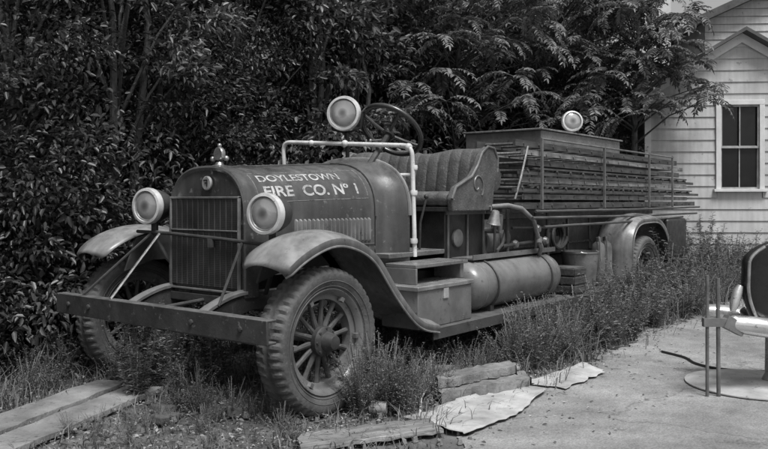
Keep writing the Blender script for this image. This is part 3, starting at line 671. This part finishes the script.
board(-1.08,1.215,-.004,1.75,.27,.035,r23-.015,SLABM,'plank','wide weathered grey board lying in the grass','plank',group='boards in the grass',jag=.015)
board(-.25,-.52,.012,.85,.26,.03,math.radians(-28),OLDW,'plank','dark rotted plank flat on the ground','plank',jag=.04)
board(1.08,-.50,.012,.84,.2,.08,math.radians(-18),STONE,'stone_slab','rough split stone slab on the pavement edge','stone',jag=.06)
board(1.12,-.42,.098,.74,.17,.06,math.radians(-14),STONE,'stone_slab','rough split stone slab stacked on another','stone',jag=.06)
def sheet(poly,z,name,label,mat,seed):
    rr=random.Random(seed); n=len(poly); out=[]
    for i in range(n):
        a=Vector(poly[i]);c=Vector(poly[(i+1)%n])
        for k in range(10): out.append(a.lerp(c,k/10)+Vector((rr.uniform(-.018,.018),rr.uniform(-.018,.018))))
    cx=sum(p.x for p in out)/len(out); cy=sum(p.y for p in out)/len(out); V=[];F=[];m=len(out)
    for ring in range(9):
        s=1-ring/9
        for p in out:
            X=(p.x-cx)*s;Y=(p.y-cy)*s; V.append((X,Y,.006+.006*abs(math.sin(X*5+Y*3+seed))+.005*abs(math.sin(X*13-Y*9))+(.018*max(0,math.sin(p.x*4+p.y*5+seed)) if ring==0 else 0)))
    V.append((0,0,.01))
    for ring in range(8):
        for k in range(m): F.append((ring*m+k,ring*m+(k+1)%m,(ring+1)*m+(k+1)%m,(ring+1)*m+k))
    for k in range(m): F.append((8*m+k,8*m+(k+1)%m,9*m))
    b=B(); b.add(V,F); top(b.obj(name,mat,loc=(cx,cy,z),solid=.004,smooth=60),label,'sheet')
sheet([(.15,-.46),(.1,-.95),(.7,-.98),(1.35,-.85),(1.4,-.6),(.7,-.52)],.012,'tar_paper_sheet','crumpled pale tar paper sheet flat on the pavement',SHEETM,1)
sheet([(1.45,-.60),(1.5,-.92),(2.2,-.95),(2.35,-.68)],.012,'tar_paper_sheet','torn dark-edged tar paper piece on the pavement',SHEETM,2)
def can(x,y,rz,s=1):
    b=B(); b.lathe([(.0,0),(.035*s,0),(.037*s,.003),(.035*s,.006),(.035*s,.1*s),(.037*s,.103*s),(.0,.1*s)],(0,0,0),(0,0,1),20)
    top(b.obj('tin_can',TIN,loc=(x,y,.04*s),rot=(pi/2,0,rz)),'empty pale tin can lying among the weeds','can','tin cans by the wheel')
can(.16,-.18,.5,1.1); can(1.75,-.3,1.2,1.1); can(.55,-.2,2,1); can(1.5,-.15,.4,1); can(.9,-.12,2.4,.9)
def brick(x,y,rz,z=.0,s=1):
    r_=random.Random(x); b=B().box(-.1,.1,-.05,.05,0,.06); b.v=[(p[0]*s+r_.uniform(-.01,.01),p[1]*s+r_.uniform(-.01,.01),p[2]*s+r_.uniform(-.008,.008)) for p in b.v]
    top(b.obj('brick',BRICK,loc=(x,y,z-.02),rot=(.1,.12,rz),bevel=.012),'loose worn brick among the weeds','brick','loose bricks on the ground')
for x,y,r in ((1.3,.0,.4),(1.05,-.12,1.3),(.75,-.25,.2),(1.5,-.22,1.8),(-.75,.75,.3),(-.62,.95,1.4),(-.35,.55,.9),(1.7,-.1,.7),(.85,-.3,2.2)): brick(x,y,r)
board(1.15,-.18,.03,.75,.12,.025,math.radians(-12),OLDW,'broken_board','broken grey board lying beside the stone slab','board')
board(.95,-.05,.03,.6,.1,.025,math.radians(35),OLDW,'broken_board','broken grey board lying beside the truck','board')
board(1.45,-.08,.05,.5,.1,.025,math.radians(-40),OLDW,'broken_board','broken grey board lying beside the truck','board',ry=.1)
b=B(); b.tube([(.2,-.55,.03),(.5,-.35,.06),(.85,-.2,.1)],.008,6); top(b.obj('stick',M('pale_stick',.4,.7)),'thin pale stick lying on the sheet','stick')
def rubble():
    b=B(); r=random.Random(4)
    for i in range(560):
        x=r.uniform(-1.8,3.2); y=r.uniform(-1.0,.6) if r.random()<.45 else r.uniform(-.75,-.3)
        if x<-.2: y=r.uniform(-.6,1.6)
        s=r.uniform(.004,.022)*(1 if r.random()<.92 else 1.8); nn=6
        V=[(x+s*r.uniform(.7,1.2)*math.cos(2*pi*k/nn),y+s*r.uniform(.7,1.2)*math.sin(2*pi*k/nn),-.01) for k in range(nn)]
        V+=[(vx*.6+x*.4,vy*.6+y*.4,s*r.uniform(.5,.9)+.004) for vx,vy,_ in V]
        b.add(V,[(k,(k+1)%nn,nn+(k+1)%nn,nn+k) for k in range(nn)]+[tuple(range(nn,2*nn))])
    o=b.obj('gravel',STONE); o['kind']='stuff'; o['label']='small stones and rubble bits on dirt'; o['category']='gravel'
rubble()
# ---------------- vegetation ----------------
def crown(seed,R,z0,z1,ncl,per,ls,name,mat=LEAF,wmul=.5,rc=(.2,.42)):
    r=np.random.default_rng(seed); z=z0+(z1-z0)*r.random(ncl); t=(z-z0)/(z1-z0)
    prof=R*(.72+.28*np.sin(t*pi))*(1-.35*t**3); a=r.random(ncl)*2*pi; rad=prof*np.sqrt(.2+.8*r.random(ncl))*(.75+.5*r.random(ncl))
    Cc=np.stack([rad*np.cos(a),rad*np.sin(a),z],1); rcs=rc[0]+(rc[1]-rc[0])*r.random(ncl); ct=r.random(ncl)
    idx=np.repeat(np.arange(ncl),per); n=len(idx); d=unit(r.standard_normal((n,3))+np.array([0,0,.35]))
    out=unit(Cc*np.array([1,1,.0]))[idx]
    P=Cc[idx]+d*rcs[idx][:,None]*(.4+.7*r.random((n,1)))*np.array([1.1,1.1,.6])
    P[:,2]=np.maximum(P[:,2],.04)
    D=unit(d*.6+out*.5+r.standard_normal((n,3))*.5+np.array([0,0,-.3])); Nn=unit(d*.5+out*.3+np.array([0,0,.9])+r.standard_normal((n,3))*.55)
    Ln=ls*(.5+.8*r.random(n)); tone=np.clip(.55*ct[idx]**1.5+.5*r.random(n)**1.7,0,1)
    V,F,tn=leaves(P,D,Nn,Ln,Ln*wmul,tone); return np_mesh(name,V,F,mat,tn),Cc
def trunk_b(Cc,seed,z1,r0=.06,nb=14):
    rr=random.Random(seed); b=B()
    for s in range(2):
        bx,by=rr.uniform(-.15,.15),rr.uniform(-.15,.15)
        tr=[(bx,by,-.05),(bx+rr.uniform(-.1,.1),by+rr.uniform(-.1,.1),z1*.3),(bx+rr.uniform(-.2,.2),by+rr.uniform(-.2,.2),z1*.6),(bx+rr.uniform(-.3,.3),by+rr.uniform(-.3,.3),z1*.9)]
        b.tube(tr,[r0,r0*.8,r0*.5,r0*.15],8)
    for k in range(nb):
        c=Cc[rr.randrange(len(Cc))]; z=max(.2,c[2]*.6); b.tube([(0,0,z),(c[0]*.5,c[1]*.5,z+(c[2]-z)*.6),tuple(c)],[r0*.4,r0*.25,r0*.08],5)
    return b
G1='leafy shrubs crowding behind the truck'
cm=[];tm=[]
for i,(mt,ls,wm,per,ncl) in enumerate(((LEAF,.07,.5,130,150),(LEAF2,.085,.42,105,140),(LEAF,.06,.55,150,155),(LEAF2,.095,.5,85,135))):
    me,Cc=crown(100+i,1.15,.15,5.2,ncl,per,ls,'crown',mt,wm,rc=(.18,.40)); cm.append(me); o=trunk_b(Cc,i,5,nb=24).obj('trunk',BARK); tm.append(o.data); bpy.data.objects.remove(o)
rr=random.Random(5)
def plant_tree(name,me,tmesh,x,y,rz,sc,label,cat,group):
    e=empty(name,(x,y,0),label,cat,rz,group); e.scale=sc
    c=bpy.data.objects.new('crown',me); COL.objects.link(c); c.parent=e
    t=bpy.data.objects.new('trunk',tmesh); COL.objects.link(t); t.parent=e; return e
k=0
order=[0,2,0,2,1,0,2,3,1,3,1,3,0,1]
for x in np.arange(-3.2,9.5,1.0):
    y=3.95+rr.uniform(-.35,.45)
    if x<0: y-= .15
    i=order[k%14]; k+=1
    plant_tree('shrub',cm[i],tm[i],x,y,rr.uniform(0,6.28),(rr.uniform(.9,1.15),)*2+(rr.uniform(.7,1.1),),'tall dense leafy shrub behind the old fire truck','shrub',G1)
for x in np.arange(-3,14,1.5):
    i=k%4; k+=1
    plant_tree('shrub',cm[i],tm[i],x,6.0+rr.uniform(-.4,.4),rr.uniform(0,6.28),(1.4,1.4,rr.uniform(1.3,1.6)),'tall dense leafy shrub behind the old fire truck','shrub',G1)
for x,y,s in ((9.6,2.9,.9),(10.8,3.4,1.1),(12.2,4.2,1.3),(10.4,4.8,1.3),(8.75,2.0,.62),(8.2,2.7,.75)):
    i=k%4;k+=1
    plant_tree('shrub',cm[i],tm[i],x,y,rr.uniform(0,6.28),(s,s,s),'tall dense leafy shrub beside the white house','shrub',G1)
me,Cc=crown(300,.75,.0,1.25,70,100,.07,'crown',rc=(.15,.3)); o=trunk_b(Cc,9,1.0,.03,8).obj('trunk',BARK); tml=o.data; bpy.data.objects.remove(o)
for x,y,s in ((-1.9,3.1,1),(-1.1,3.25,.9),(-.3,3.15,1.1),(.6,3.2,.9),(1.6,3.3,1.1),(2.8,3.3,1),(4.0,3.2,1),(5.2,3.2,1),(6.4,3.2,1.1),(7.8,3.0,1),(8.6,1.9,.9)):
    plant_tree('bush',me,tml,x,y,rr.uniform(0,6.28),(s,s,s*1.1),'low leafy bush at the foot of the shrubs','bush','low bushes behind the truck')
n=9000; r=rng; X=-12+34*r.random(n); Y=8.5+2.5*r.random(n); Z=8.5*r.random(n); P=np.stack([X,Y,Z],1)
V,F,tn=leaves(P,r.standard_normal((n,3)),np.array([-.4,-1,.5])+r.standard_normal((n,3))*.6,.5+.3*r.random(n),.35+.2*r.random(n),r.random(n))
o=bpy.data.objects.new('distant_wood',np_mesh('distant_wood',V,F,WOODL,tn)); COL.objects.link(o); o['kind']='stuff'; o['label']='dark dense woodland mass behind the shrubs'; o['category']='wood'
b=B(); rings=[]
for x in np.linspace(-40,24,40):
    rings.append([(x,9.8,-.1),(x,10.6,3+math.sin(x*.7)*.3),(x,11.5,5.2+math.sin(x*.5)*.4),(x,14,6.3+.4*math.sin(x*.9)),(x,40,6.5),(x,60,-.1)])
b.loft(rings,closed=False).obj('sky_blocker',M('sky_blocker_dark',.02,.95,var=.5,bump=.8,bscale=6))['kind']='structure'  # added dark bank, blocks the sky so gaps between leaves stay dark
def frond_tree(seed,x,y,R,zlo,zhi,ntip,label,fl=.62):
    r=random.Random(seed); Ps=[];Ds=[];Ns=[];Ls=[];Ts=[]; br=B(); br.tube([(0,0,-.05),(.05,.03,zlo*.6),(.0,.0,zlo),(.1,-.05,zhi)],[.07,.055,.045,.02],10)
    for k in range(ntip):
        a=r.uniform(0,2*pi); z=r.uniform(zlo,zhi); t=(z-zlo)/(zhi-zlo); rad=R*math.sqrt(r.uniform(.12,1))*(1-.3*t)
        tip=Vector((rad*math.cos(a),rad*math.sin(a),z)); zb=max(zlo*.8,z-.5*rad); br.tube([(0,0,zb),(tip.x*.5,tip.y*.5,zb+(z-zb)*.7),tuple(tip)],[.018,.012,.006],5)
        ct=r.uniform(0,.4)
        for f in range(r.randint(7,10)):
            fa=r.uniform(0,2*pi); el=r.uniform(-.2,.7); L0=fl*r.uniform(.6,1.25); p=tip.copy(); n=13; rp=[p.copy()]
            for s in range(n):
                e=el-1.25*(s/n)**1.2; d=Vector((math.cos(fa)*math.cos(e),math.sin(fa)*math.cos(e),math.sin(e))); p=p+d*L0/n; rp.append(p.copy())
                if s<2: continue
                side=Vector((-math.sin(fa),math.cos(fa),0)); up=side.cross(d)*-1
                if up.z<0: up=-up
                for sg in (-1,1):
                    if r.random()<.06: continue
                    Ps.append(p.copy()); Ds.append(side*sg+d*r.uniform(.25,.65)+Vector((r.uniform(-.2,.2),r.uniform(-.2,.2),r.uniform(-.45,-.05)))); Ns.append(up+Vector((r.uniform(-.4,.4),r.uniform(-.4,.4),r.uniform(-.1,.3)))); Ls.append((.125 if s<n-2 else .09)*r.uniform(.65,1.15)*fl/.62); Ts.append(min(1,ct+r.uniform(0,.6)))
            Ps.append(p.copy()); Ds.append(d); Ns.append(up); Ls.append(.1); Ts.append(ct+.2)
            br.tube([rp[0],rp[4],rp[8],rp[-1]],[.005,.004,.003,.002],3)
    Ls=np.array(Ls); V,F,tn=leaves(np.array(Ps),np.array(Ds),np.array(Ns),Ls,Ls*.38,np.array(Ts),.12)
    e=empty('sumac_tree',(x,y,0),label,'tree'); c=bpy.data.objects.new('crown',np_mesh('crown',V,F,FROND,tn)); COL.objects.link(c); c.parent=e
    br.obj('trunk',BARK,parent=e)
frond_tree(11,8.5,2.6,2.2,2.45,5.2,85,'spreading tree with feathery compound leaves over the truck rear',.52)
frond_tree(12,6.6,3.3,1.9,2.6,5.0,60,'slender tree with drooping compound leaves beside the hedge',.52)
frond_tree(13,8.75,1.25,1.2,2.85,4.9,60,'young tree with compound leaves against the house corner',.5)
# grass
def grass():
    r=np.random.default_rng(21); n=130000
    X=-2.6+12.5*r.random(n); Y=-.85+5*r.random(n)
    edge=-.52+.10*np.sin(X*1.7)+.07*np.sin(X*4.3+1)
    patch=.5+.5*np.sin(X*3.1+1.2*np.sin(Y*2.3))*np.sin(Y*3.7+X)
    patch2=.5+.5*np.sin(X*7.3+2*np.sin(Y*5.1))*np.sin(Y*8.3+X*2)
    dens=np.where(Y>edge,.42*(.25+.75*patch2),.02); dens=np.where((X<.0)&(Y<1.6),.45*patch*patch2+.10,dens); dens=np.where((X>-.3)&(X<1.8)&(Y<.1),.4*patch*patch2+.05,dens)
    dens=np.where((Y>.2)&(Y<2.0)&(X>.6),.13,dens); dens=np.where((X<-.3)&(Y>1.7),.6*(.4+.6*patch2),dens)
    onb=(np.abs((X+1.15)*math.sin(-r23)+(Y-1.355)*math.cos(r23))<.26)&(X<-.35); dens=np.where(onb,.0,dens)
    k=r.random(n)<dens; X,Y,patch=X[k],Y[k],patch[k]; n=len(X)
    h=.04+.12*r.random(n)**1.5+.12*patch*r.random(n)**2; h=np.where((X>1.6)&(Y<.15),h*1.5,h); h=np.where((X>5.5)&(Y<.8),h*2.2,h); h=np.where((X<0)&(Y<1.5),h*.65,h)
    a=r.random(n)*2*pi; ln=h*(.3+1.2*r.random(n)); wd=.0018+.0028*r.random(n)
    sx,sy=-np.sin(a),np.cos(a); z0=-.02*np.ones(n)
    def pt(f,lean,wf,s): return np.stack([X+np.cos(a)*ln*lean+sx*wd*wf*s,Y+np.sin(a)*ln*lean+sy*wd*wf*s,z0+h*f],1)
    V=np.stack([pt(0,0,1,-1),pt(0,0,1,1),pt(.65,.3,.8,-1),pt(.65,.3,.8,1),pt(.9,1,.15,-1),pt(.9,1,.15,1)],1)
    b=np.arange(n)[:,None]*6; F=np.concatenate([b+np.array([[0,1,3,2]]),b+np.array([[2,3,5,4]])],0); tone=np.clip(r.random(n)**1.3*.8+.15*patch,0,1)
    o=bpy.data.objects.new('grass',np_mesh('grass',V.reshape(-1,3),F,GRASSM,np.repeat(tone,6))); COL.objects.link(o); o['kind']='stuff'; o['label']='unmown mixed grass around the old truck'; o['category']='grass'
    n=40000; X=-2.6+11*r.random(n); Y=-1.6+4.8*r.random(n); k=(Y>-.6)|(r.random(n)<.08); X,Y=X[k],Y[k]; n=len(X)
    P=np.stack([X,Y,.0+.02*r.random(n)],1); V,F,tn=leaves(P,r.standard_normal((n,3))*np.array([1,1,.15]),np.array([0,0,1])+r.standard_normal((n,3))*.35,.01+.032*r.random(n),.007+.016*r.random(n),r.random(n)**1.5)
    o=bpy.data.objects.new('leaf_litter',np_mesh('leaf_litter',V,F,LITM,tn)); COL.objects.link(o); o['kind']='stuff'; o['label']='dead leaves and bits scattered on dirt'; o['category']='litter'
grass()
def weed(seed,h,spread,nst,ls,wm,sides=2):
    r=np.random.default_rng(seed); Ps=[];Ds=[];Ns=[];Ls=[];Ts=[]; V0=[];F0=[]
    for s in range(nst):
        a=r.random()*2*pi; rd=spread*math.sqrt(r.random()); hh=h*(.5+.6*r.random()); lean=rd*.9; bx,by=.25*rd*math.cos(a),.25*rd*math.sin(a); m=int(6+hh*34)
        prev=None
        for i in range(m+1):
            t=i/m; p=np.array([bx+lean*math.cos(a)*t**1.5,by+lean*math.sin(a)*t**1.5,hh*t])
            if prev is not None:
                o=len(V0); wv=np.array([-math.sin(a),math.cos(a),0])*.0025; V0+= [prev-wv,prev+wv,p+wv,p-wv]; F0.append((o,o+1,o+2,o+3))
            prev=p
            if t>.12:
                for q in range(sides):
                    b=r.random()*2*pi; Ps.append(p+r.standard_normal(3)*.006);Ds.append((math.cos(b),math.sin(b),.5-.7*r.random()));Ns.append((.5*r.standard_normal(),.5*r.standard_normal(),1));Ls.append(ls*(1.15-.65*t)*(.6+.6*r.random()));Ts.append(r.random())
    Ls=np.array(Ls); V,F,tn=leaves(np.array(Ps),np.array(Ds),np.array(Ns),Ls,Ls*wm,np.array(Ts)); off=len(V)
    V=np.concatenate([V,np.array(V0)]); F=np.concatenate([F,np.array(F0)+off]); tn=np.concatenate([tn,np.full(len(V0),.5)])
    return np_mesh('weed_plant',V,F,WEEDM,tn)
WV=[weed(1,.5,.28,16,.045,.4),weed(2,.42,.3,26,.022,.5,3),weed(3,.6,.25,16,.06,.25,3),weed(4,.35,.25,24,.018,.6,3)]
rr=random.Random(17)
def weeds(n,x0,x1,y0,y1,s0,s1,vs):
    for i in range(n):
        v=rr.choice(vs); o=bpy.data.objects.new('weed_plant',WV[v]); COL.objects.link(o); s=rr.uniform(s0,s1)
        o.location=(rr.uniform(x0,x1),rr.uniform(y0,y1),-.02); o.rotation_euler=(rr.uniform(-.2,.2),rr.uniform(-.2,.2),rr.uniform(0,6.28)); o.scale=(s,s,s); top(o,'bushy green weed growing around the truck','weed','weeds around the truck')
weeds(20,.12,.75,-.40,-.08,.6,1.15,(1,3)); weeds(10,.75,1.7,-.2,.1,.4,.85,(1,3)); weeds(26,1.8,3.4,-.5,-.05,.7,1.3,(0,1,3,1)); weeds(32,3.2,5.6,-.5,-.05,.8,1.4,(0,1,2,3,1)); weeds(34,5.5,9.2,-.5,.1,.9,1.7,(0,2,1,2))
weeds(16,-1.6,-.2,1.9,3.2,.5,.9,(0,1,3)); weeds(8,-.55,.2,1.2,1.7,.7,1.1,(0,2)); weeds(7,-.6,-.2,.4,.95,.4,.85,(1,3)); weeds(20,8.9,9.9,-1.6,1.0,1.2,1.9,(0,2)); weeds(10,0,5,2.5,3.0,.8,1.3,(0,1))
weeds(26,-1.3,-.4,-.35,1.0,.2,.45,(1,3))
print('done')
